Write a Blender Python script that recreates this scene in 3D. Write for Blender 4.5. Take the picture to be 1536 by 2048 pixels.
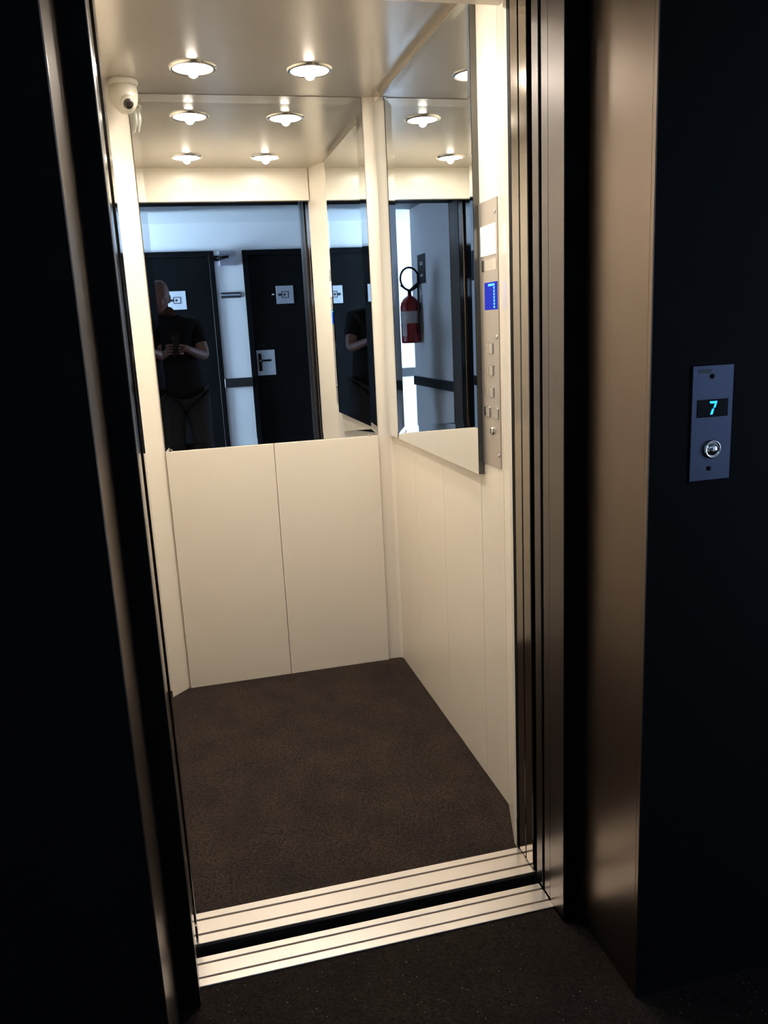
import bpy, bmesh, math, random
from mathutils import Vector, Matrix

C = bpy.context.scene.collection
SC = bpy.context.scene
PI = math.pi
for o in list(bpy.data.objects):
    bpy.data.objects.remove(o)

# ---------------------------------------------------------------- camera
cam_d = bpy.data.cameras.new('camera')
cam_d.sensor_fit = 'VERTICAL'
cam_d.sensor_height = 36.0
cam_d.lens = 1628.03 / 2048 * 36.0
cam_d.clip_start = 0.005
cam_d.clip_end = 50
cam = bpy.data.objects.new('camera', cam_d)
C.objects.link(cam)
EYE = Vector((0.0901, -1.5239, 1.3417))
RV = Vector((0.96843775, -0.24467131, -0.04758446))
UV = Vector((0.09900203, 0.20237854, 0.97429027))
FV = Vector((0.2287508, 0.94825043, -0.22021398))
M = Matrix((RV, UV, -FV)).transposed().to_4x4()
M.translation = EYE
cam.matrix_world = M
SC.camera = cam

# ---------------------------------------------------------------- world, view
w = bpy.data.worlds.new('world')
SC.world = w
w.use_nodes = True
w.node_tree.nodes['Background'].inputs[0].default_value = (0.004, 0.005, 0.008, 1)
w.node_tree.nodes['Background'].inputs[1].default_value = 0.3
SC.view_settings.view_transform = 'Standard'
SC.view_settings.look = 'None'
SC.view_settings.gamma = 1
SC.view_settings.use_curve_mapping = False
SC.view_settings.exposure = 0.0
SC.cycles.max_bounces = 14
SC.cycles.glossy_bounces = 10
SC.cycles.diffuse_bounces = 5
SC.cycles.sample_clamp_indirect = 6
SC.cycles.blur_glossy = 0.3

# ---------------------------------------------------------------- light levels
LENS_STRENGTH = 122      # glowing lens of each cabin downlight
SPOT_POWER = 12           # beam of the small bulb in its middle
BULB_STRENGTH = 30     # the small bulb that sticks out of each downlight
DAY_POWER = 800          # cool daylight panel further along the corridor
FILL_POWER = 40         # weaker cool fill panel added at the other end of the corridor

def area(name, loc, rot, sx, sy, power, col):
    l = bpy.data.lights.new(name, 'AREA')
    l.shape = 'RECTANGLE'; l.size = sx; l.size_y = sy
    l.energy = power; l.color = col
    o = bpy.data.objects.new(name, l); C.objects.link(o)
    o.location = loc; o.rotation_euler = rot
    return o
# corridor window far to the left, and a weak fill panel added far to the right
area('corridor_daylight', (-2.95, -2.72, 1.10), (0, math.radians(-90), 0), 1.4, 0.7, DAY_POWER, (0.55, 0.77, 1.0))
area('corridor_daylight_faint', (4.3, -2.2, 1.1), (0, math.radians(90), 0), 1.4, 1.4, FILL_POWER, (0.50, 0.68, 1.0))

# ---------------------------------------------------------------- materials
def nt(name):
    m = bpy.data.materials.new(name); m.use_nodes = True
    n = m.node_tree.nodes; l = m.node_tree.links
    return m, n, l, n['Principled BSDF']

def mat(name, col, rough=0.5, metal=0.0, coat=0.0, coat_r=0.05, bump=0.0, bscale=200, var=0.0, vscale=6, emit=None, estr=0, spec=0.5, stretch=None):
    m, n, l, b = nt(name)
    b.inputs['Base Color'].default_value = (*col, 1)
    b.inputs['Roughness'].default_value = rough
    b.inputs['Metallic'].default_value = metal
    b.inputs['Coat Weight'].default_value = coat
    b.inputs['Coat Roughness'].default_value = coat_r
    b.inputs['Specular IOR Level'].default_value = spec
    if emit:
        b.inputs['Emission Color'].default_value = (*emit, 1)
        b.inputs['Emission Strength'].default_value = estr
    if bump or var:
        tc = n.new('ShaderNodeTexCoord'); mp = n.new('ShaderNodeMapping')
        l.new(tc.outputs['Object'], mp.inputs['Vector'])
        if stretch: mp.inputs['Scale'].default_value = stretch
    if var:
        t = n.new('ShaderNodeTexNoise'); t.inputs['Scale'].default_value = vscale; t.inputs['Detail'].default_value = 6
        l.new(mp.outputs[0], t.inputs['Vector'])
        mx = n.new('ShaderNodeMix'); mx.data_type = 'RGBA'
        mx.inputs['A'].default_value = (*[c * (1 - var) for c in col], 1)
        mx.inputs['B'].default_value = (*[min(1, c * (1 + var)) for c in col], 1)
        l.new(t.outputs['Fac'], mx.inputs['Factor'])
        l.new(mx.outputs['Result'], b.inputs['Base Color'])
    if bump:
        t = n.new('ShaderNodeTexNoise'); t.inputs['Scale'].default_value = bscale; t.inputs['Detail'].default_value = 3
        l.new(mp.outputs[0], t.inputs['Vector'])
        bp = n.new('ShaderNodeBump'); bp.inputs['Strength'].default_value = bump; bp.inputs['Distance'].default_value = 0.002
        l.new(t.outputs['Fac'], bp.inputs['Height'])
        l.new(bp.outputs[0], b.inputs['Normal'])
    return m

def brushed(name, col, rough, along='z', amt=0.12):
    """brushed metal: fine streaks of roughness and tone along one axis"""
    m, n, l, b = nt(name)
    b.inputs['Metallic'].default_value = 1.0
    tc = n.new('ShaderNodeTexCoord'); mp = n.new('ShaderNodeMapping')
    sc = {'z': (260, 260, 1.2), 'x': (1.2, 260, 260)}[along]
    mp.inputs['Scale'].default_value = sc
    l.new(tc.outputs['Object'], mp.inputs['Vector'])
    t = n.new('ShaderNodeTexNoise'); t.inputs['Scale'].default_value = 1.0; t.inputs['Detail'].default_value = 4
    l.new(mp.outputs[0], t.inputs['Vector'])
    mx = n.new('ShaderNodeMix'); mx.data_type = 'RGBA'
    mx.inputs['A'].default_value = (*[c * (1 - amt) for c in col], 1)
    mx.inputs['B'].default_value = (*[min(1, c * (1 + amt)) for c in col], 1)
    l.new(t.outputs['Fac'], mx.inputs['Factor'])
    l.new(mx.outputs['Result'], b.inputs['Base Color'])
    mr = n.new('ShaderNodeMapRange')
    mr.inputs['To Min'].default_value = rough * 0.95; mr.inputs['To Max'].default_value = rough * 1.05
    l.new(t.outputs['Fac'], mr.inputs['Value']); l.new(mr.outputs[0], b.inputs['Roughness'])
    return m

def carpet(name, dark, light, fleck):
    m, n, l, b = nt(name)
    b.inputs['Roughness'].default_value = 1.0
    b.inputs['Specular IOR Level'].default_value = 0.1
    tc = n.new('ShaderNodeTexCoord')
    a = n.new('ShaderNodeTexNoise'); a.inputs['Scale'].default_value = 150; a.inputs['Detail'].default_value = 4; a.inputs['Roughness'].default_value = 0.7
    c = n.new('ShaderNodeTexNoise'); c.inputs['Scale'].default_value = 7; c.inputs['Detail'].default_value = 4
    v = n.new('ShaderNodeTexVoronoi'); v.inputs['Scale'].default_value = 110
    for t in (a, c, v): l.new(tc.outputs['Object'], t.inputs['Vector'])
    r = n.new('ShaderNodeValToRGB'); r.color_ramp.elements[0].position = 0.36; r.color_ramp.elements[1].position = 0.66
    r.color_ramp.elements[0].color = (*dark, 1); r.color_ramp.elements[1].color = (*light, 1)
    l.new(a.outputs['Fac'], r.inputs['Fac'])
    r2 = n.new('ShaderNodeValToRGB'); r2.color_ramp.elements[0].position = 0.3; r2.color_ramp.elements[1].position = 0.7
    r2.color_ramp.elements[0].color = (0.72, 0.70, 0.76, 1); r2.color_ramp.elements[1].color = (1.15, 1.12, 1.0, 1)
    l.new(c.outputs['Fac'], r2.inputs['Fac'])
    mu = n.new('ShaderNodeMix'); mu.data_type = 'RGBA'; mu.blend_type = 'MULTIPLY'; mu.inputs['Factor'].default_value = 1
    l.new(r.outputs[0], mu.inputs['A']); l.new(r2.outputs[0], mu.inputs['B'])
    r3 = n.new('ShaderNodeValToRGB'); r3.color_ramp.elements[0].position = 0.10; r3.color_ramp.elements[1].position = 0.16
    r3.color_ramp.elements[0].color = (1, 1, 1, 1); r3.color_ramp.elements[1].color = (0, 0, 0, 1)
    l.new(v.outputs['Distance'], r3.inputs['Fac'])
    # only some of the tufts are light flecks
    g = n.new('ShaderNodeMath'); g.operation = 'GREATER_THAN'; g.inputs[1].default_value = 0.82
    sp = n.new('ShaderNodeSeparateColor'); l.new(v.outputs['Color'], sp.inputs[0]); l.new(sp.outputs[0], g.inputs[0])
    mm = n.new('ShaderNodeMath'); mm.operation = 'MULTIPLY'; l.new(r3.outputs[0], mm.inputs[0]); l.new(g.outputs[0], mm.inputs[1])
    mf = n.new('ShaderNodeMix'); mf.data_type = 'RGBA'; mf.inputs['B'].default_value = (*fleck, 1)
    l.new(mm.outputs[0], mf.inputs['Factor']); l.new(mu.outputs['Result'], mf.inputs['A'])
    l.new(mf.outputs['Result'], b.inputs['Base Color'])
    bp = n.new('ShaderNodeBump'); bp.inputs['Strength'].default_value = 0.9; bp.inputs['Distance'].default_value = 0.004
    l.new(a.outputs['Fac'], bp.inputs['Height']); l.new(bp.outputs[0], b.inputs['Normal'])
    return m

CREAM = mat('cream_laminate', (0.72, 0.65, 0.55), 0.42, coat=0.45, coat_r=0.13, var=0.03, vscale=9, bump=0.03, bscale=350)
CEILM = mat('satin_ceiling_lacquer', (0.54, 0.49, 0.43), 0.24, 0.45, var=0.03)
MIRROR = mat('mirror_silver', (0.90, 0.93, 0.93), 0.0, 1.0)
MEDGE = mat('mirror_side', (0.12, 0.12, 0.11), 0.25, 0.6)
STEEL = brushed('brushed_steel', (0.33, 0.285, 0.24), 0.13, 'z', 0.03)
STEEL_SOFT = brushed('soft_brushed_steel', (0.160, 0.125, 0.102), 0.31, 'z', 0.015)
STEEL_PALE = brushed('pale_brushed_steel', (0.125, 0.108, 0.102), 0.31, 'z', 0.015)
CHROME = mat('polished_chrome', (0.8, 0.78, 0.75), 0.06, 1.0)
PLATE = mat('panel_steel', (0.50, 0.45, 0.40), 0.38, 0.75, var=0.02)
PLATE2 = brushed('call_plate_steel', (0.068, 0.076, 0.112), 0.42, 'z', 0.05)
ALU = brushed('sill_aluminium', (0.96, 0.90, 0.86), 0.32, 'x', 0.04)
GROOVE = mat('sill_groove', (0.16, 0.12, 0.09), 0.7, 0.3, var=0.2, vscale=60)
BLACKW = mat('black_wall_paint', (0.0022, 0.0021, 0.0021), 0.7, var=0.15, vscale=3, spec=0.08)
BLACK = mat('black_plastic', (0.0015, 0.0015, 0.0015), 0.6, spec=0.1, bump=0.02)
VOID = mat('shaft_black', (0.003, 0.003, 0.003), 0.9, var=0.1)
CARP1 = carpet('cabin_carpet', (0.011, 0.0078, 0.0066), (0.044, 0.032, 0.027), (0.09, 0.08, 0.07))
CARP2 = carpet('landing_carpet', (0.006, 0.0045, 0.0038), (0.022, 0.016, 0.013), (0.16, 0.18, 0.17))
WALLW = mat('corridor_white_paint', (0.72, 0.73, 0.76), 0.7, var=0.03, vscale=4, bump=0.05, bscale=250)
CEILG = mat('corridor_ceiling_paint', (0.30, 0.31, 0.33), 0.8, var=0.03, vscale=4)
DOORB = mat('corridor_black_door', (0.003, 0.0033, 0.0042), 0.5, var=0.15, vscale=5, bump=0.05, bscale=120, spec=0.1)
RAILB = mat('black_rail', (0.008, 0.009, 0.012), 0.45, bump=0.03)
LENS = mat('lamp_lens', (1, 1, 1), 0.4, emit=(1.0, 0.92, 0.80), estr=LENS_STRENGTH, var=0.01)
BULB = mat('bulb_glow', (1, 1, 1), 0.4, emit=(1.0, 0.91, 0.78), estr=BULB_STRENGTH)
RING = mat('lamp_ring', (0.75, 0.72, 0.66), 0.2, 1.0, bump=0.01)
CAMW = mat('camera_white_plastic', (0.46, 0.43, 0.36), 0.35, bump=0.01)
GLASSB = mat('dark_lens', (0.02, 0.018, 0.014), 0.08, var=0.1)
LEDBLUE = mat('display_backlight', (0.0, 0.005, 0.1), 0.5, spec=0.1, emit=(0.0, 0.010, 0.42), estr=1.0, var=0.02)
LEDDOT = mat('display_dot', (0.1, 0.5, 1.0), 0.3, emit=(0.03, 0.35, 1.0), estr=2.4, var=0.01)
LEDCY = mat('display_digit', (0.1, 0.6, 1.0), 0.3, emit=(0.01, 0.42, 1.0), estr=1.5, var=0.01)
LEDCY2 = mat('display_digit_bright', (0.1, 0.6, 1.0), 0.3, emit=(0.01, 0.42, 1.0), estr=1.7, var=0.01)
DISPB = mat('display_black', (0.0008, 0.0008, 0.003), 0.4, var=0.1, spec=0.08)
LITWHITE = mat('emergency_light_lens', (0.9, 0.88, 0.8), 0.4, emit=(1.0, 0.93, 0.8), estr=0.9, var=0.01)
BRAILLE = mat('button_satin', (0.85, 0.80, 0.74), 0.16, 1.0, bump=0.02)
RED = mat('extinguisher_red', (0.20, 0.004, 0.009), 0.35, var=0.05)
LABELP = mat('extinguisher_label', (0.45, 0.42, 0.42), 0.6, var=0.2, vscale=30)
RUBBER = mat('black_rubber', (0.008, 0.008, 0.009), 0.6, bump=0.05)
SIGNW = mat('sign_white', (0.50, 0.54, 0.60), 0.5, var=0.04)
SIGNG = mat('sign_grey', (0.30, 0.32, 0.38), 0.5, var=0.04)
SIGNK = mat('sign_dark', (0.02, 0.022, 0.03), 0.5, var=0.1)
BOXG = mat('grey_box', (0.20, 0.20, 0.25), 0.5, var=0.05)
SKIN = mat('skin', (0.18, 0.092, 0.078), 0.55, var=0.08, vscale=20, bump=0.05)
SHIRT = mat('black_cotton', (0.009, 0.009, 0.010), 0.95, var=0.2, vscale=30, bump=0.3, bscale=60, spec=0.1)
TROUS = mat('charcoal_trousers', (0.024, 0.024, 0.026), 0.9, var=0.2, vscale=25, bump=0.3, bscale=50, spec=0.1)
SHOE = mat('dark_shoe_leather', (0.012, 0.010, 0.009), 0.45, bump=0.1)
HAIR = mat('short_grey_hair', (0.12, 0.10, 0.09), 0.9, bump=0.6, bscale=300)
PHONE = mat('phone_black', (0.01, 0.01, 0.012), 0.2, bump=0.01)
EYEW = mat('eye_white', (0.10, 0.09, 0.09), 0.5, bump=0.01)

# ---------------------------------------------------------------- helpers
def tag(o, label=None, cat=None, group=None, kind=None):
    if label: o['label'] = label
    if cat: o['category'] = cat
    if group: o['group'] = group
    if kind: o['kind'] = kind
    return o

def wpos(o):
    p = Vector((0, 0, 0))
    while o is not None:
        p += o.location; o = o.parent
    return p

def obj(name, bm, m, parent=None, smooth=False, label=None, auto=None):
    """links a bmesh built in world coordinates as one mesh under parent (unrotated)"""
    org = wpos(parent) if parent is not None else None
    if org is None:
        # origin at the base centre of the mesh
        xs = [v.co for v in bm.verts]
        org = Vector(((min(v.x for v in xs) + max(v.x for v in xs)) / 2, (min(v.y for v in xs) + max(v.y for v in xs)) / 2, min(v.z for v in xs)))
        loc = org
    else:
        loc = Vector((0, 0, 0))
    bmesh.ops.translate(bm, verts=bm.verts, vec=-org)
    bmesh.ops.recalc_face_normals(bm, faces=bm.faces)
    me = bpy.data.meshes.new(name)
    bm.to_mesh(me); bm.free()
    ms = m if isinstance(m, (list, tuple)) else [m]
    for k in ms: me.materials.append(k)
    if smooth:
        for p in me.polygons: p.use_smooth = True
    o = bpy.data.objects.new(name, me); C.objects.link(o)
    if parent is not None: o.parent = parent
    o.location = loc
    if label: o['label'] = label
    return o

def empty(name, loc):
    o = bpy.data.objects.new(name, None); C.objects.link(o)
    o.empty_display_size = 0.05
    o.location = loc
    return o

def bx(x0, x1, y0, y1, z0, z1, bev=0.0, bm=None, seg=1):
    b = bmesh.new()
    bmesh.ops.create_cube(b, size=1)
    for v in b.verts:
        v.co = Vector(((x0 + x1) / 2 + v.co.x * (x1 - x0), (y0 + y1) / 2 + v.co.y * (y1 - y0), (z0 + z1) / 2 + v.co.z * (z1 - z0)))
    if bev:
        bmesh.ops.bevel(b, geom=b.edges[:], offset=bev, segments=seg, affect='EDGES', profile=0.5)
    return merge(bm, b)

def merge(bm, b):
    if bm is None: return b
    me = bpy.data.meshes.new('tmp'); b.to_mesh(me); b.free()
    bm.from_mesh(me); bpy.data.meshes.remove(me)
    return bm

def prism(pts, z0, z1, bm=None):
    b = bmesh.new()
    lo = [b.verts.new((x, y, z0)) for x, y in pts]
    hi = [b.verts.new((x, y, z1)) for x, y in pts]
    b.faces.new(lo[::-1]); b.faces.new(hi)
    n = len(pts)
    for i in range(n):
        b.faces.new((lo[i], lo[(i + 1) % n], hi[(i + 1) % n], hi[i]))
    return merge(bm, b)

def axis_mat(d):
    d = Vector(d).normalized()
    return d.to_track_quat('Z', 'Y').to_matrix().to_4x4()

def lathe(profile, loc, d=(0, 0, 1), seg=32, bm=None):
    """profile of (radius, height) spun about direction d at loc"""
    b = bmesh.new()
    rings = []
    for r, h in profile:
        if r < 1e-6: rings.append([b.verts.new((0, 0, h))])
        else: rings.append([b.verts.new((r * math.cos(2 * PI * k / seg), r * math.sin(2 * PI * k / seg), h)) for k in range(seg)])
    for a, c in zip(rings, rings[1:]):
        for k in range(seg):
            q = (k + 1) % seg
            if len(a) == 1 and len(c) == 1: continue
            if len(a) == 1: b.faces.new((a[0], c[q], c[k]))
            elif len(c) == 1: b.faces.new((a[k], a[q], c[0]))
            else: b.faces.new((a[k], a[q], c[q], c[k]))
    mt = axis_mat(d); mt.translation = Vector(loc)
    bmesh.ops.transform(b, matrix=mt, verts=b.verts)
    return merge(bm, b)

def tube(pts, r, seg=10, bm=None):
    b = bmesh.new(); rings = []
    pts = [Vector(p) for p in pts]
    up = Vector((0.13, 0.31, 0.94)).normalized()
    for i, p in enumerate(pts):
        d = (pts[min(i + 1, len(pts) - 1)] - pts[max(i - 1, 0)]).normalized()
        s = d.cross(up)
        if s.length < 1e-3: s = d.cross(Vector((1, 0, 0)))
        s.normalize(); t = d.cross(s)
        rr = r[i] if isinstance(r, (list, tuple)) else r
        rings.append([b.verts.new(p + s * math.cos(2 * PI * k / seg) * rr + t * math.sin(2 * PI * k / seg) * rr) for k in range(seg)])
    for a, c in zip(rings, rings[1:]):
        for k in range(seg):
            b.faces.new((a[k], a[(k + 1) % seg], c[(k + 1) % seg], c[k]))
    b.faces.new(rings[0][::-1]); b.faces.new(rings[-1])
    return merge(bm, b)

# ================================================================ measurements
XL, XR = -0.063, 0.883          # cabin side walls
YB = 1.562                      # cabin back wall
H = 2.15                        # cabin ceiling
OL, OR = 0.008, 0.820           # door opening
ZM = 0.937                      # lower edge of the mirrors
YW = -0.285                     # face of the black landing wall
NX = -0.42                      # side wall of the lobby
YC = -3.10                      # far corridor wall
HC = 2.32                       # corridor ceiling

# ================================================================ cabin shell
fl = tag(empty('floor', (0.41, 0.9, 0)), 'dark brown speckled carpet floor inside the lift cabin', kind='structure')
obj('carpet', prism([(OL + .004, .2315), (OR + .012, .2315), (XR - .001, .42), (XR - .001, YB), (XL + .001, YB), (XL + .001, .42)], -0.012, 0.001), CARP1, fl)
obj('floor_plate', bx(XL - .03, XR + .03, .2315, YB + .03, -0.035, -0.012), VOID, fl)

ce = tag(empty('ceiling', (0.41, 0.9, H)), 'satin steel ceiling panel of the lift cabin', kind='structure')
obj('ceiling_panel', bx(XL - .03, XR + .03, .235, YB + .03, H, H + .02), CEILM, ce)

# back wall: two lower panels under the mirror, backing above, corner posts
wb = tag(empty('wall_back', (0.41, YB, 0)), 'cream back wall of the lift cabin with one centre joint', kind='structure')
obj('wall_backing', bx(XL - .03, XR + .03, YB + .002, YB + .03, 0, H), CREAM, wb)
for a, b_ in ((0.019, 0.4148), (0.4168, 0.823)):
    obj('panel', bx(a, b_, YB - .014, YB + .002, 0.001, ZM - .001, .0012), CREAM, wb)
obj('corner_post', prism([(.0185, YB - .001), (.0185, YB + .004), (XL - .003, YB + .004), (XL - .003, 1.475), (XL + .001, 1.475)], 0, H), CREAM, wb)
obj('corner_post', prism([(.8245, YB + .004), (.8245, YB - .004), (.873, YB - .005), (XR + .001, YB - .018), (XR + .001, YB + .004)], 0, H), CREAM, wb)

def side_panels(root, x0, x1, cuts, zcuts=(0, H)):
    for a, b_ in zip(cuts, cuts[1:]):
        obj('panel', bx(x0, x1, a + .001, b_ - .001, 0.001, H - .001, .0012), CREAM, root)
wr = tag(empty('wall_right', (XR, 0.99, 0)), 'cream right wall of the lift cabin in upright panels', kind='structure')
obj('wall_backing', bx(XR + .004, XR + .03, .25, YB + .03, 0, H), CREAM, wr)
side_panels(wr, XR, XR + .010, (.42, .587, .932, 1.262, YB - .019))
wl = tag(empty('wall_left', (XL, 0.99, 0)), 'cream left wall of the lift cabin in upright panels', kind='structure')
obj('wall_backing', bx(XL - .03, XL - .004, .25, YB + .03, 0, H), CREAM, wl)
side_panels(wl, XL - .010, XL, (.42, .76, 1.11, 1.475))

wf = tag(empty('wall_front', (0.41, .25, 0)), 'cream front return and header around the cabin door opening', kind='structure')
obj('return_panel', prism([(XR + .012, .42), (XR, .42), (.829, .252), (.829, .236), (XR + .012, .236)], 0, H), CREAM, wf)
obj('return_panel', prism([(XL - .012, .42), (XL - .012, .236), (.006, .236), (.006, .252), (XL, .42)], 0, H), CREAM, wf)
obj('header_panel', bx(.001, .829, .236, .272, 1.997, H), CREAM, wf)

# ================================================================ mirrors with bevelled glass
def mirror(loc, P, a0, a1, z0, z1, back, clips, label, bev=.024, rim=.0010):
    """back-silvered mirror; P(a, z, d) maps width, height and depth towards the cabin; the rim leans inward like ground glass"""
    r = empty('wall_mirror', loc)
    inn = ((a0 + bev, z0 + bev), (a1 - bev, z0 + bev), (a1 - bev, z1 - bev), (a0 + bev, z1 - bev))
    out = ((a0, z0), (a1, z0), (a1, z1), (a0, z1))
    b = bmesh.new()
    b.faces.new([b.verts.new(P(a, z, 0)) for a, z in inn])
    obj('glass', b, MIRROR, r)
    for k in range(4):
        b = bmesh.new(); q = (k + 1) % 4
        b.faces.new([b.verts.new(P(*inn[k], 0)), b.verts.new(P(*inn[q], 0)), b.verts.new(P(*out[q], rim)), b.verts.new(P(*out[k], rim))])
        obj('bevelled_edge', b, MIRROR, r)
    p, q = P(a0, z0, -.0004), P(a1, z1, -back)
    obj('backing_board', bx(min(p[0], q[0]), max(p[0], q[0]), min(p[1], q[1]), max(p[1], q[1]), z0, z1), MEDGE, r)
    for c in clips:
        p, q = P(c - .007, z0 - .003, rim + .0006), P(c + .007, z0 + .008, rim + .006)
        obj('clip', bx(min(p[0], q[0]), max(p[0], q[0]), min(p[1], q[1]), max(p[1], q[1]), z0 - .003, z0 + .008, .0015), CHROME, r)
    return tag(r, label, 'mirror')
mirror((.866, 1.05, ZM), lambda a, z, d: (.866 - d, a, z), .556, 1.5435, ZM, 2.128, XR - .866, (), 'tall narrow mirror with a slanted rim on the right cabin wall')
mirror((.42, 1.5555, ZM), lambda a, z, d: (a, 1.5555 - d, z), .0195, .823, ZM, H - .002, .0085, (.036, .790), 'wide mirror with a slanted rim on the upper back wall of the cabin')

# ================================================================ downlights
LN = ['back left cabin ceiling downlight nearest the security camera', 'back right cabin ceiling downlight nearest the tall side mirror',
      'front left cabin ceiling downlight seen only mirrored at the left', 'front right cabin ceiling downlight seen only mirrored at the right']
lamp0 = None
for i, (lx, ly) in enumerate(((.228, 1.268), (.590, 1.262), (.228, .538), (.590, .538))):
    if lamp0 is None:
        t = empty('ceiling_downlight', (lx, ly, H))
        obj('trim_ring', lathe([(.060, -.001), (.061, -.006), (.065, -.007), (.072, -.004), (.074, .0)], (lx, ly, H), seg=40), RING, t, True)
        obj('lens', lathe([(0, -.0065), (.034, -.0062), (.058, -.0045), (.0605, -.001)], (lx, ly, H), seg=40), LENS, t, True)
        obj('bulb', lathe([(.0185, -.0064), (.0185, -.012), (.0165, -.020), (.0115, -.0265), (.005, -.0298), (0, -.0305)], (lx, ly, H), seg=24), BULB, t, True)
        lamp0 = t
    else:
        t = lamp0.copy(); C.objects.link(t); t.location = (lx, ly, H)
        for ch in list(lamp0.children):
            c = ch.copy(); C.objects.link(c); c.parent = t
    tag(t, LN[i], 'ceiling light', 'downlights in the cabin ceiling')
    l = bpy.data.lights.new('downlight_beam', 'SPOT')
    l.energy = SPOT_POWER; l.color = (1.0, 0.91, 0.79); l.spot_size = math.radians(140); l.spot_blend = 0.5; l.shadow_soft_size = 0.012
    so = bpy.data.objects.new('downlight_beam', l); C.objects.link(so); so.location = (lx, ly, H - .046)

# ================================================================ security camera
sx, sy, sz = .012, 1.415, 2.098
t = empty('security_camera', (sx, sy, sz - .04))
d = Vector((.16, -.88, -.45)).normalized()
obj('mounting_base', lathe([(0, .0), (.047, 0), (.048, .004), (.047, .014), (.043, .017), (0, .018)], (sx, sy, H), (0, 0, -1), 40), CAMW, t, True)
obj('body', lathe([(.042, .036), (.0445, .024), (.045, .012), (.043, -.004), (.038, -.019), (.031, -.032), (.022, -.042), (.011, -.048), (0, -.050)], (sx, sy, sz), (-.10, .22, 1), 40), CAMW, t, True)
sc_ = Vector((sx, sy, sz)) + Vector((.006, -.006, -.010))
tr = obj('lens_turret', lathe([(.026, .0), (.026, .022), (.0235, .032), (.019, .038), (.0155, .0385)], sc_, d, 32), CAMW, t, True)
obj('camera_lens', lathe([(.0158, .0375), (.0150, .0392), (.006, .0405), (0, .0407)], sc_, d, 28), GLASSB, tr, True, 'round black lens glass')
tag(t, 'small white ball security camera in the upper left cabin corner', 'camera')

# ================================================================ cabin operating panel
def on_right(name, y0, y1, z0, z1, th, m, parent, bev=.0006, base=XR - .003, label=None):
    return obj(name, bx(base - th, base, y0, y1, z0, z1, bev), m, parent, label=label)
cp = empty('control_panel', (XR, .502, .970))
obj('face_plate', bx(XR - .003, XR, .432, .574, .970, 1.640, .0006), PLATE, cp)
on_right('emergency_light', .440, .540, 1.508, 1.580, .0025, LITWHITE, cp, label='white glowing emergency light')
on_right('instruction_plate', .440, .540, 1.470, 1.498, .0006, BRAILLE, cp)  # bright strip standing in for the glare below the emergency light
dw = on_right('display_window', .436, .522, 1.374, 1.442, .0012, LEDBLUE, cp, label='blue glowing floor display')
# a dot-matrix 7 on the display (seen from inside, reading along +y to -y)
b = bmesh.new()
dots = [(c, 0) for c in range(5)] + [(4, 1), (4, 2), (4, 3), (4, 4), (4, 5), (4, 6), (4, 7)]
for c, r_ in dots:
    yy = .490 - c * .0088; zz = 1.435 - r_ * .0078
    bx(XR - .0049, XR - .0042, yy - .003, yy + .003, zz - .0026, zz + .0026, 0, b)
obj('digit', b, LEDDOT, dw, label='dotted cyan number 7')
for zz in (1.607, 1.306, 1.003):
    for yy in (.562, .444):
        obj('screw', lathe([(.0052, 0), (.0048, .0018), (.002, .0024), (0, .0024)], (XR - .003, yy, zz), (-1, 0, 0), 14), CHROME, cp, True)
for zz in (1.278, 1.222, 1.166):
    bt = on_right('button', .470, .497, zz - .014, zz + .014, .0030, BRAILLE, cp, .001)
    on_right('braille_plate', .503, .521, zz - .012, zz + .012, .0010, BRAILLE, cp, .0004)
for yy in (.455, .512):
    on_right('button', yy - .014, yy + .012, 1.098, 1.126, .0030, BRAILLE, cp, .001)
    on_right('braille_plate', yy + .016, yy + .030, 1.100, 1.124, .0010, BRAILLE, cp, .0004)
ks = obj('key_switch', lathe([(.0105, 0), (.0105, .004), (.008, .006), (.003, .0062), (0, .005)], (XR - .003, .482, 1.064), (-1, 0, 0), 20), CHROME, cp, True)
obj('key_slot', bx(XR - .0098, XR - .0088, .4808, .4832, 1.058, 1.070), BLACK, ks)
tag(cp, 'tall steel lift button panel with blue floor display on the right cabin wall', 'control panel')

# ================================================================ sills
def sill(y0, y1, label, x0=OL - .010, x1=OR + .012):
    s = empty('trim_sill', ((x0 + x1) / 2, (y0 + y1) / 2, -.03))
    obj('sill_base', bx(x0, x1, y0 + .0005, y1 - .0005, -.03, -.0075), VOID, s)  # sides blackened to paint the shade in the gap between sills
    obj('groove_floor', bx(x0, x1, y0 + .004, y1 - .004, -.0075, -.006), GROOVE, s)
    wdt = y1 - y0
    for a, b_ in ((0, .26), (.315, .735), (.79, 1.0)):
        obj('sill_rail', bx(x0, x1, y0 + a * wdt, y0 + b_ * wdt, -.006, .003, .0008), ALU, s)
    tag(s, label, kind='structure')
sill(0.0, .0855, 'ribbed bright aluminium threshold of the landing', OL - .008, OR + .001)
sill(.128, .231, 'ribbed bright aluminium threshold of the lift cabin')
ap = obj('trim_apron', bx(-.1, .95, .0855, .128, -.5, -.30), VOID); tag(ap, kind='structure')
for nm, y0, y1 in (('trim_toe_guard', .1285, .132), ('trim_fascia', .080, .0845)):
    tag(obj(nm, bx(-.1, .95, y0, y1, -.30, -.031), VOID), kind='structure')

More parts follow.
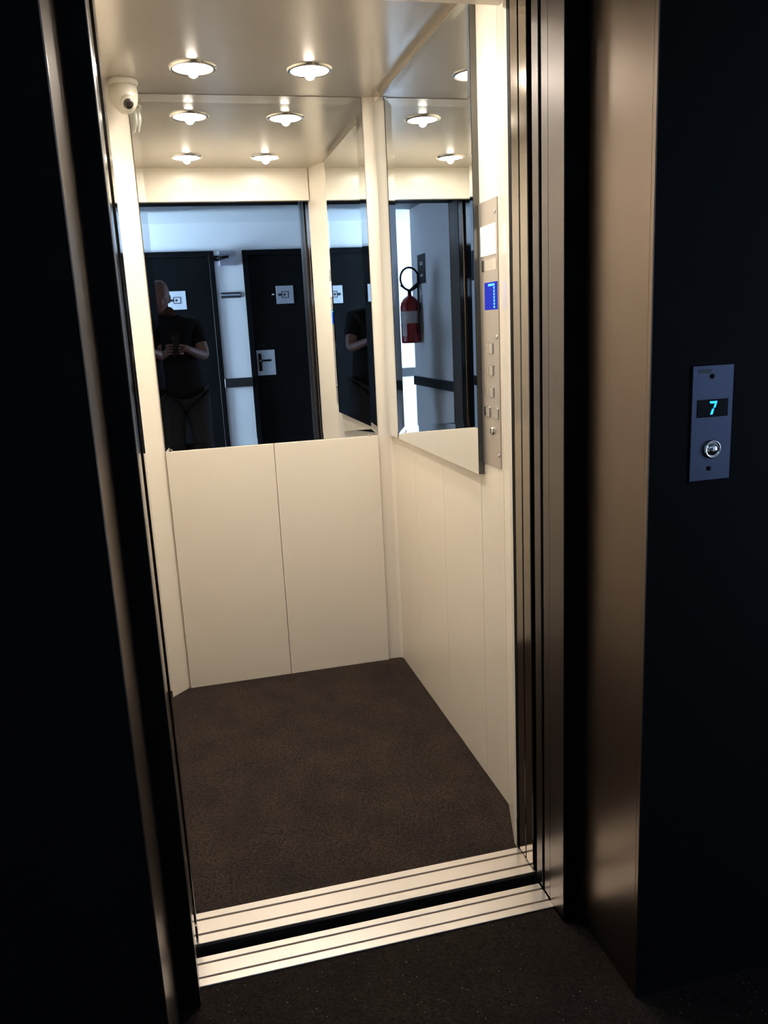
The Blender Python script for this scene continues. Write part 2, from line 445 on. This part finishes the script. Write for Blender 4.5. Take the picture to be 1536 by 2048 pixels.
# ================================================================ lift doors, slid open to the right
ZT = 2.03
cd = tag(empty('door_1', (1.03, .18, 0)), 'two open steel leaves of the cabin door slid behind the right jamb', kind='structure')
for a, b_, xx in ((.183, .222, .8300), (.136, .176, .8290)):
    obj('door_leaf', bx(xx, xx + .42, a, b_, .006, ZT, .0015), STEEL, cd)
obj('door_guide', bx(.8280, .8310, .2235, .2352, .004, .086, .0006), BLACK, cd)
obj('door_seal', bx(.8296, .8400, .2225, .2352, .086, ZT), BLACK, cd)  # black strip painting the dark of the gap beside the leaf
ld = tag(empty('door_2', (1.03, .05, 0)), 'two open steel leaves of the landing door slid behind the right jamb', kind='structure')
for a, b_, xx in ((.068, .100, .8230), (.0235, .055, .8225)):
    obj('door_leaf', bx(xx, xx + .42, a, b_, .006, 2.05, .0015), STEEL_PALE, ld)

# cabin strike post on the left
st = tag(obj('trim_strike_post', bx(-.010, .0095, .138, .222, .004, ZT, .001), CHROME), 'polished strike post on the left of the cabin door', kind='structure')
st2 = tag(obj('trim_strike_edge', bx(-.010, .0070, .0095, .080, .004, 2.05, .001), STEEL), 'steel strike edge on the left of the landing door', kind='structure')
# dark masonry and shaft behind the frames
tag(obj('trim_shaft_lining', bx(-.9, -.068, .0, .235, -.3, 2.5), VOID), kind='structure')
tag(obj('trim_shaft_lining', bx(1.27, 1.7, .0, .235, -.3, 2.5), VOID), kind='structure')
tag(obj('trim_shaft_header', bx(-.9, 1.7, .0855, .235, 2.052, 2.5), VOID), kind='structure')

# ================================================================ landing frame
lf = tag(empty('trim_frame', (0.41, -.14, 0)), 'brushed steel frame around the landing door opening', kind='structure')
RX, LX = .862, -.036
obj('jamb', bx(.8205, .8225, -.0480, .0195, 0.0035, 2.055, .0005), STEEL_PALE, lf)
obj('jamb_core', bx(.8226, RX - .0005, -.0475, -.0005, 0, 2.055), BLACK, lf)  # black body paints shade onto the front face of the steel jamb
obj('jamb', bx(OL - .0020, OL, -.0480, -.0005, 0, 2.055, .0005), STEEL_PALE, lf)
obj('jamb_core', bx(LX + .0005, OL - .0021, -.0475, -.0005, 0, 2.055), BLACK, lf)  # left jamb front blackened the same way, as shade
obj('reveal_liner', bx(RX, RX + .0015, -.2745, -.0010, 0, 2.10, .001), STEEL_SOFT, lf)
obj('reveal_liner', bx(LX - .0015, LX, -.2745, -.0010, 0, 2.10, .001), STEEL_SOFT, lf)
obj('outer_lip', bx(RX - .001, RX + .0015, -.2865, -.2755, 0, 2.10, .0005), STEEL_SOFT, lf)
obj('outer_lip', bx(LX - .0015, LX + .001, -.2865, -.2755, 0, 2.10, .0005), STEEL_SOFT, lf)
obj('head_lining', bx(LX + .001, RX - .001, -.285, -.0005, 2.055, 2.10, .001), BLACK, lf)

tag(obj('wall_landing_right', bx(RX + .0017, 4.4, YW, -.002, 0, HC), BLACKW), 'black landing wall to the right of the lift opening', kind='structure')
tag(obj('wall_landing_left', bx(NX, LX - .0017, YW, -.002, 0, HC), BLACKW), 'black landing wall to the left of the lift opening', kind='structure')
tag(obj('wall_landing_header', bx(LX - .0015, RX + .0015, YW, -.002, 2.101, HC), BLACKW), 'black landing wall above the lift opening', kind='structure')

# ================================================================ landing floor, lobby and corridor shell
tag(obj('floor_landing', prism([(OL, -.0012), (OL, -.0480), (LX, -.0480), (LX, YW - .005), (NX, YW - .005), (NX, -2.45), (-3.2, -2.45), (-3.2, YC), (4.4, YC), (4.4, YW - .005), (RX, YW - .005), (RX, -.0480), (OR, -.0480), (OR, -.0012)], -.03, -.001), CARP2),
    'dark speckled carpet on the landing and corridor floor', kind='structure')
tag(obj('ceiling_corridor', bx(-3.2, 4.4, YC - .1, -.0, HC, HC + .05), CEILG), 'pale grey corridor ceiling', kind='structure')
sw = tag(empty('wall_lobby_left', (NX, -1.3, 0)), 'white lobby wall with a black rail and a fire extinguisher', kind='structure')
obj('wall_surface', bx(NX - .10, NX, -2.45, YW, -.001, HC), WALLW, sw)
obj('bump_rail', bx(NX - .002, NX + .018, -2.455, YW, .835, .915, .003), RAILB, sw)
obj('skirting', bx(NX - .002, NX + .012, -2.455, YW, -.001, .09, .002), WALLW, sw)
tag(obj('wall_corridor_return', bx(-3.2, NX - .101, -2.45, -2.35, -.001, HC), WALLW), 'white corridor wall running left beyond the lobby', kind='structure')
tag(obj('wall_corridor_end', bx(-3.3, -3.2, YC, -2.35, -.001, HC), WALLW), 'white wall at the left end of the corridor', kind='structure')
tag(obj('wall_corridor_right_end', bx(4.4, 4.5, YC, -.002, -.001, HC), WALLW), 'white wall at the right end of the corridor', kind='structure')
D1 = (-.335, .505); D2 = (.757, 1.597); ZD = 2.085
wc = tag(empty('wall_corridor_far', (0.6, YC, 0)), 'white corridor wall opposite the lift with two black doors', kind='structure')
b = bx(-3.2, D1[0], YC - .1, YC, -.001, HC)
bx(D1[1], D2[0], YC - .1, YC, -.001, HC, 0, b); bx(D2[1], 4.4, YC - .1, YC, -.001, HC, 0, b)
bx(D1[0], D1[1], YC - .1, YC, ZD, HC, 0, b); bx(D2[0], D2[1], YC - .1, YC, ZD, HC, 0, b)
obj('wall_surface', b, WALLW, wc)
for a, b_ in ((-3.2, D1[0]), (D1[1], D2[0]), (D2[1], 4.4)):
    obj('bump_rail', bx(a, b_, YC - .002, YC + .018, .872, .955, .003), RAILB, wc)

def corridor_door(n, x0, x1, label):
    t = empty('door_%d' % n, ((x0 + x1) / 2, YC, 0))
    b = bx(x0, x0 + .045, YC - .10, YC + .012, 0, ZD, .002)
    bx(x1 - .045, x1, YC - .10, YC + .012, 0, ZD, .002, b)
    bx(x0 + .045, x1 - .045, YC - .10, YC + .012, ZD - .045, ZD, .002, b)
    obj('door_frame', b, DOORB, t)
    obj('door_leaf', bx(x0 + .047, x1 - .047, YC - .055, YC - .012, .004, ZD - .047, .002), DOORB, t)
    return tag(t, label, kind='structure')
d3 = corridor_door(3, *D1, 'black corridor door mirrored behind the person')
d4 = corridor_door(4, *D2, 'black corridor door with a pale lever handle plate')
ycd = YC - .012
def lever(t, hx, sgn):
    h = obj('lock_plate', bx(hx - .085, hx + .085, ycd, ycd + .003, .965, 1.195, .001), SIGNW, t, label='pale square plate around the lever handle')
    b = bx(hx - .068, hx - .040, ycd + .003, ycd + .012, 1.005, 1.165, .002)
    tube([(hx - .054, ycd + .010, 1.100), (hx - .054, ycd + .045, 1.100), (hx - .046, ycd + .052, 1.100), (hx + .045, ycd + .052, 1.102)], .0095, 10, b)
    obj('handle', b, BLACK, h, True, 'dark lever handle')
lever(d4, .900, 1)
obj('lock_light', bx(.828, .896, ycd, ycd + .006, 1.232, 1.243, .001), CHROME, d4, label='thin metal strip above the handle plate')

def door_sign(x, z, m, label):
    t = empty('door_sign', (x, ycd, z))
    obj('plate', bx(x - .08, x + .08, ycd, ycd + .004, z, z + .16, .001), m, t)
    # camera-like pictogram: rounded outline, dot and stub
    b = bmesh.new()
    for sx_, sz_, w_, h_ in ((0, .052, .066, .006), (0, -.0, .066, .006)):
        bx(x - w_ / 2 + .002, x + w_ / 2 + .002, ycd + .004, ycd + .0048, z + .055 + sz_ - .003, z + .055 + sz_ + h_ - .003, 0, b)
    bx(x - .031, x - .025, ycd + .004, ycd + .0048, z + .058, z + .104, 0, b)
    bx(x + .029, x + .035, ycd + .004, ycd + .0048, z + .058, z + .104, 0, b)
    bx(x - .062, x - .030, ycd + .004, ycd + .0048, z + .070, z + .092, 0, b)
    lathe([(.011, 0), (.011, .0008), (0, .0008)], (x - .005, ycd + .004, z + .081), (0, 1, 0), 16, b)
    obj('pictogram', b, SIGNK, t)
    return tag(t, label, 'sign')
door_sign(.150, 1.590, SIGNW, 'square pale pictogram sign on the corridor door behind the person')
s2 = door_sign(1.120, 1.605, SIGNG, 'square grey pictogram sign on the door with the lever handle')
obj('peephole', lathe([(.010, 0), (.009, .004), (0, .005)], (1.012, ycd, 1.690), (0, 1, 0), 16), CHROME, d4, True)

t = empty('junction_box', (.624, YC, 1.952))
obj('cover', bx(.548, .702, YC, YC + .035, 1.952, 2.080, .003), BOXG, t)
tag(t, 'square grey wall box mounted high between the two black doors', 'box')
t = empty('door_closer_arm', (.505, YC + .013, 1.985))
b = bx(.455, .545, YC + .0125, YC + .045, 1.995, 2.040, .002)
obj('bracket', b, BLACK, t)
obj('arm', tube([(.530, YC + .045, 2.018), (.575, YC + .052, 2.022), (.632, YC + .058, 2.028)], .011, 10), BLACK, t, True)
tag(t, 'black closer arm reaching from the left door over the grey box', 'door closer')
t = empty('room_sign', (.626, YC, 1.673))
obj('plate', bx(.537, .717, YC, YC + .010, 1.673, 1.722, .002), SIGNK, t)
obj('plate_face', bx(.541, .713, YC + .010, YC + .011, 1.694, 1.706), SIGNG, t)
tag(t, 'narrow dark name plate on the white wall between the doors', 'sign')

# ---------------------------------------------------------------- fire extinguisher on the lobby wall
ex, ey, ez = NX + .088, -2.24, 1.205
t = empty('fire_extinguisher', (ex, ey, ez))
obj('cylinder', lathe([(0, 0), (.074, .0), (.082, .008), (.083, .02), (.083, .30), (.076, .335), (.055, .368), (.028, .388), (.018, .394), (.018, .405), (0, .405)], (ex, ey, ez), (0, 0, 1), 36), RED, t, True)
# label wraps the visible half
b = bmesh.new(); cols = []
n = 20
for k in range(n + 1):
    a = math.radians(-35 + 190 * k / n)
    cols.append([b.verts.new((ex + .0838 * math.cos(a), ey + .0838 * math.sin(a), ez + zz)) for zz in (.06, .165, .265)])
for k in range(n):
    if not (k > 8): b.faces.new((cols[k][0], cols[k + 1][0], cols[k + 1][1], cols[k][1])) if k % 9 > 4 else None
    b.faces.new((cols[k][1], cols[k + 1][1], cols[k + 1][2], cols[k][2]))
obj('paper_label', b, LABELP, t, label='pale printed label')
b = tube([(ex, ey, ez + .400), (ex, ey, ez + .440)], .016, 12)
tube([(ex, ey, ez + .432), (ex + .04, ey + .02, ez + .450), (ex + .082, ey + .03, ez + .480)], .009, 8, b)
tube([(ex, ey, ez + .428), (ex - .04, ey + .02, ez + .450), (ex - .080, ey + .03, ez + .475)], .008, 8, b)
obj('valve_handle', b, BLACK, t, True)
hp = []
for k in range(25):
    a = math.radians(-70 + 320 * k / 24)
    hp.append((ex + .004 + .088 * math.sin(a), ey + .03 + .03 * math.sin(a), ez + .530 - .092 * math.cos(a)))
hp = [(ex + .01, ey + .01, ez + .430)] + hp + [(ex - .055, ey + .075, ez + .40), (ex - .050, ey + .085, ez + .25), (ex - .045, ey + .088, ez + .08)]
obj('hose', tube(hp, .0085, 8), RUBBER, t, True)
obj('wall_bracket', bx(NX, ex - .078, ey - .02, ey + .02, ez + .25, ez + .33, .002), BLACK, t)
tag(t, 'red fire extinguisher with a looped black hose on the white lobby wall', 'fire extinguisher')
t = empty('wall_sign', (NX, -2.14, 1.70))
obj('plate', bx(NX, NX + .006, -2.25, -2.04, 1.690, 1.925, .001), SIGNK, t)
obj('printed_mark', bx(NX + .006, NX + .0066, -2.18, -2.10, 1.835, 1.865), LABELP, t)
obj('printed_mark', bx(NX + .006, NX + .0066, -2.18, -2.10, 1.745, 1.765), LABELP, t)
tag(t, 'narrow black sign on the white wall above the fire extinguisher', 'sign')

# ================================================================ call panel on the black wall
px0, px1, pz0, pz1 = .942, 1.0225, 1.0525, 1.253
cpn = empty('call_panel', ((px0 + px1) / 2, YW, pz0))
obj('face_plate', bx(px0, px1, YW - .003, YW, pz0, pz1, .0006), PLATE2, cpn)
dw = obj('display_window', bx(.9525, 1.0130, YW - .0042, YW - .003, 1.164, 1.1945, .0003), DISPB, cpn)
# slanted seven-segment 7
b = bmesh.new()
def seg7(bm, pts):
    v0 = [bm.verts.new((x, YW - .0043, z)) for x, z in pts]
    v1 = [bm.verts.new((x, YW - .0050, z)) for x, z in pts]
    bm.faces.new(v0); bm.faces.new(v1[::-1])
    for k in range(len(pts)): bm.faces.new((v0[k], v0[(k + 1) % len(pts)], v1[(k + 1) % len(pts)], v1[k]))
seg7(b, [(.9755, 1.1915), (.9905, 1.1915), (.9895, 1.1875), (.9770, 1.1875)])
seg7(b, [(.9860, 1.1873), (.9895, 1.1873), (.9870, 1.1800), (.9835, 1.1800)])
seg7(b, [(.9810, 1.1785), (.9850, 1.1785), (.9820, 1.1685), (.9775, 1.1685)])
obj('digit', b, LEDCY2, dw, label='glowing blue number 7')
bc = (.984, YW - .003, 1.1075)
bt = obj('call_button', lathe([(.0165, 0), (.0165, .004), (.0135, .006), (.0130, .003), (.0115, .003), (.0100, .0065), (.004, .0085), (0, .0088)], bc, (0, -1, 0), 36), CHROME, cpn, True, 'round chrome call button')
for zz in (1.234, 1.0735):
    obj('screw', lathe([(.0042, 0), (.0040, .0012), (0, .0014)], (.980, YW - .003, zz), (0, -1, 0), 14), BLACK, cpn, True)
obj('maker_mark', bx(.953, .978, YW - .0034, YW - .003, 1.2400, 1.2465), SIGNK, cpn)
tag(cpn, 'steel lift call panel with a blue 7 on the black landing wall', 'call panel')

# ================================================================ the photographer (seen in the mirrors)
def skin_obj(joints, edges, root, sub=2):
    bm = bmesh.new(); lay = bm.verts.layers.skin.verify(); vs = {}
    for k, (p, r_) in joints.items():
        v = bm.verts.new(p); vs[k] = v
        rr = r_ if isinstance(r_, tuple) else (r_, r_)
        v[lay].radius = rr; v[lay].use_root = (k == root)
    for a, c in edges: bm.edges.new((vs[a], vs[c]))
    me = bpy.data.meshes.new('skin_tmp'); bm.to_mesh(me); bm.free()
    o = bpy.data.objects.new('skin_tmp', me); C.objects.link(o)
    md = o.modifiers.new('s', 'SKIN'); md.use_smooth_shade = True
    sb = o.modifiers.new('u', 'SUBSURF'); sb.levels = sub; sb.render_levels = sub
    dg = bpy.context.evaluated_depsgraph_get(); dg.update()
    m2 = bpy.data.meshes.new_from_object(o.evaluated_get(dg))
    bpy.data.objects.remove(o); bpy.data.meshes.remove(me)
    b = bmesh.new(); b.from_mesh(m2); bpy.data.meshes.remove(m2)
    return b

PY = -1.86      # body plane
hip = Vector((.125, PY, .98)); chest = Vector((.085, PY, 1.33)); neck = Vector((.045, PY + .01, 1.505))
headc = Vector((.012, PY + .045, 1.645))
J = {
 'pel': (hip, (.105, .085)), 'waist': (Vector((.110, PY, 1.12)), (.115, .095)), 'chest': (chest, (.130, .100)),
 'upch': (Vector((.065, PY, 1.43)), (.115, .085)), 'neck': (neck, .058), 'skull': (Vector((.026, PY + .03, 1.575)), .052),
 'shL': (Vector((-.060, PY - .06, 1.435)), .062), 'elL': (Vector((-.060, PY + .02, 1.19)), .043), 'wrL': (Vector((.000, PY + .24, 1.225)), .027), 'paL': (Vector((.035, PY + .300, 1.245)), (.030, .018)),
 'shR': (Vector((.245, PY + .005, 1.425)), .062), 'elR': (Vector((.305, PY + .09, 1.195)), .043), 'wrR': (Vector((.185, PY + .275, 1.255)), .027), 'paR': (Vector((.145, PY + .302, 1.275)), (.030, .018)),
 'hiL': (Vector((.035, PY, .90)), .080), 'knL': (Vector((.020, PY + .03, .50)), .060), 'anL': (Vector((.005, PY - .02, .09)), .040), 'toL': (Vector((-.01, PY + .13, .035)), .034),
 'hiR': (Vector((.215, PY, .90)), .080), 'knR': (Vector((.235, PY + .03, .50)), .060), 'anR': (Vector((.245, PY - .02, .09)), .040), 'toR': (Vector((.265, PY + .13, .035)), .034),
}
E_ = [('pel', 'waist'), ('waist', 'chest'), ('chest', 'upch'), ('upch', 'neck'), ('neck', 'skull'), ('upch', 'shL'), ('shL', 'elL'), ('elL', 'wrL'), ('wrL', 'paL'),
      ('upch', 'shR'), ('shR', 'elR'), ('elR', 'wrR'), ('wrR', 'paR'), ('pel', 'hiL'), ('hiL', 'knL'), ('knL', 'anL'), ('anL', 'toL'), ('pel', 'hiR'), ('hiR', 'knR'), ('knR', 'anR'), ('anR', 'toR')]
body = skin_obj(J, E_, 'pel')
# head: ellipsoid shaped with brow, nose, chin
hb = bmesh.new()
bmesh.ops.create_uvsphere(hb, u_segments=40, v_segments=28, radius=1)
for v in hb.verts:
    x, y, z = v.co
    fx = x * .076; fy = y * .098; fz = z * .122
    if z < 0: fx *= 1 - .28 * z * z; fy *= 1 - .15 * z * z
    if y > .2:
        g = lambda cx, cz, s: math.exp(-(((x - cx) ** 2) + ((z - cz) ** 2)) / (s * s))
        fy += .022 * g(0, -.18, .13) + .012 * g(0, -.02, .12) + .006 * g(0, -.52, .2) + .012 * g(0, -.85, .25)
        fy += .006 * (g(.35, .14, .22) + g(-.35, .14, .22)) - .010 * (g(.36, -.04, .16) + g(-.36, -.04, .16)) - .004 * g(0, -.40, .10)
    v.co = Vector((fx, fy, fz))
for s in (-1, 1):     # ears
    e = bmesh.new(); bmesh.ops.create_uvsphere(e, u_segments=14, v_segments=10, radius=1)
    for v in e.verts: v.co = Vector((s * .078 + v.co.x * .010, -.004 + v.co.y * .019, -.010 + v.co.z * .032))
    merge(hb, e)
HR = Matrix.Rotation(math.radians(-17), 4, 'X') @ Matrix.Rotation(math.radians(9), 4, 'Y') @ Matrix.Rotation(math.radians(-8), 4, 'Z')
HM = Matrix.Translation(headc) @ HR
bmesh.ops.transform(hb, matrix=HM, verts=hb.verts)
merge(body, hb)
# fingers: four and a thumb on each hand, curled round the phone
PHC = EYE - FV * .014 - UV * .052 + RV * .012          # phone centre
def P3(a, b_, c): return PHC + RV * a + UV * b_ - FV * c
for s, pal in ((-1, J['paL'][0]), (1, J['paR'][0])):
    for k, (dz, ln) in enumerate(((.012, .9), (-.008, 1.0), (-.028, .95), (-.047, .8))):
        root_ = pal + Vector((0, 0, .0)) + UV * (dz * .5 - .004)
        tip = P3(s * .038, dz - .012, -.0160)
        mid = P3(s * (.058 + .003 * ln), dz - .016, .004)
        end = P3(s * .018 * (2 - ln), dz - .010, -.0145)
        ch = {'a': (root_, .010), 'b': (root_.lerp(mid, .6) + Vector((0, -.004, 0)), .0095), 'c': (mid, .009), 'd': (tip, .0082), 'e': (end, .007)}
        fb = skin_obj(ch, [('a', 'b'), ('b', 'c'), ('c', 'd'), ('d', 'e')], 'a', 1)
        merge(body, fb)
    ch = {'a': (pal, .012), 'b': (pal.lerp(P3(s * .040, -.030, .030), .6), .011), 'c': (P3(s * .034, -.020, .024), .0098), 'd': (P3(s * .016, .0 - .010, .0155), .0085)}
    merge(body, skin_obj(ch, [('a', 'b'), ('b', 'c'), ('c', 'd')], 'a', 1))
pr = empty('person', (.125, PY, 0))
obj('body', body, SKIN, pr, True)
for s in (-1, 1):
    e = bmesh.new(); bmesh.ops.create_uvsphere(e, u_segments=14, v_segments=10, radius=.012)
    mt = HM @ Matrix.Translation((s * .029, .073, -.002))
    bmesh.ops.transform(e, matrix=mt, verts=e.verts)
    obj('eye', e, EYEW, pr, True)
hb = bmesh.new()
bmesh.ops.create_uvsphere(hb, u_segments=32, v_segments=20, radius=1)
kill = [v for v in hb.verts if v.co.z < -.25 or v.co.y > -.05 or v.co.z > .72]
bmesh.ops.delete(hb, geom=kill, context='VERTS')
for v in hb.verts: v.co = Vector((v.co.x * .080, v.co.y * .102 - .001, v.co.z * .124))
bmesh.ops.transform(hb, matrix=HM, verts=hb.verts)
obj('hair', hb, HAIR, pr, True, 'short hair around a bald crown')
# t-shirt: torso and short sleeves
def vmid(a, b_, t): return J[a][0].lerp(J[b_][0], t)
T = {'hem': (Vector((.124, PY, .860)), (.178, .138)), 'belly': (Vector((.122, PY + .01, 1.00)), (.178, .145)), 'waist': (Vector((.110, PY + .005, 1.12)), (.172, .138)), 'chest': (chest, (.182, .142)),
     'upch': (Vector((.065, PY + .012, 1.435)), (.138, .124)), 'col': (Vector((.050, PY + .014, 1.488)), .086),
     'shL': (Vector((-.060, PY - .06, 1.435)), .080), 'slL': (vmid('shL', 'elL', .66), .068),
     'shR': (Vector((.245, PY + .005, 1.425)), .080), 'slR': (vmid('shR', 'elR', .66), .068)}
obj('t_shirt', skin_obj(T, [('hem', 'belly'), ('belly', 'waist'), ('waist', 'chest'), ('chest', 'upch'), ('upch', 'col'), ('upch', 'shL'), ('shL', 'slL'), ('upch', 'shR'), ('shR', 'slR')], 'hem'), SHIRT, pr, True, 'dark short-sleeved t-shirt')
K = {'pel': (Vector((.125, PY, 1.00)), (.165, .130)), 'hiL': (J['hiL'][0], .118), 'knL': (J['knL'][0], .080), 'cuL': (J['anL'][0] + Vector((0, 0, .01)), .066),
     'hiR': (J['hiR'][0], .118), 'knR': (J['knR'][0], .080), 'cuR': (J['anR'][0] + Vector((0, 0, .01)), .066)}
obj('trousers', skin_obj(K, [('pel', 'hiL'), ('hiL', 'knL'), ('knL', 'cuL'), ('pel', 'hiR'), ('hiR', 'knR'), ('knR', 'cuR')], 'pel'), TROUS, pr, True, 'grey long trousers')
for s, (a, c) in (('L', ('anL', 'toL')), ('R', ('anR', 'toR'))):
    A = J[a][0]; B = J[c][0]
    S = {'h': (Vector((A.x, A.y - .03, .048)), (.042, .044)), 'm': (A.lerp(B, .5) + Vector((0, 0, -.016)), (.045, .042)), 't': (Vector((B.x, B.y + .02, .036)), (.042, .034))}
    sb_ = skin_obj(S, [('h', 'm'), ('m', 't')], 'h')
    for v in sb_.verts: v.co.z = max(v.co.z, 0.0)
    obj('shoe', sb_, SHOE, pr, True)
tag(pr, 'person in a dark t-shirt and grey trousers photographing with a phone, mirrored', 'person')

# phone held by the person: its own camera is the viewpoint
t = empty('mobile_phone', PHC)
def slab(cx, cy, cz, wx, wy, wz, bev, seg=2):
    b = bmesh.new(); bmesh.ops.create_cube(b, size=1)
    for v in b.verts: v.co = Vector((v.co.x * wx, v.co.y * wy, v.co.z * wz))
    bmesh.ops.bevel(b, geom=b.edges[:], offset=bev, segments=seg, affect='EDGES')
    mt = Matrix((RV, UV, -FV)).transposed().to_4x4(); mt.translation = P3(cx, cy, cz)
    bmesh.ops.transform(b, matrix=mt, verts=b.verts)
    return b
obj('phone_body', slab(0, 0, 0, .074, .150, .008, .0025), PHONE, t)
obj('screen', slab(0, 0, .0042, .068, .140, .0006, .0002, 1), mat('phone_screen', (.02, .02, .02), .1, emit=(.30, .25, .20), estr=.8, var=.02), t, label='glowing screen')
obj('camera_lens', slab(-.012, .052, -.0046, .012, .012, .0012, .0005, 1), CHROME, t)
tag(t, 'black mobile phone held upright in the hands of the person', 'phone')
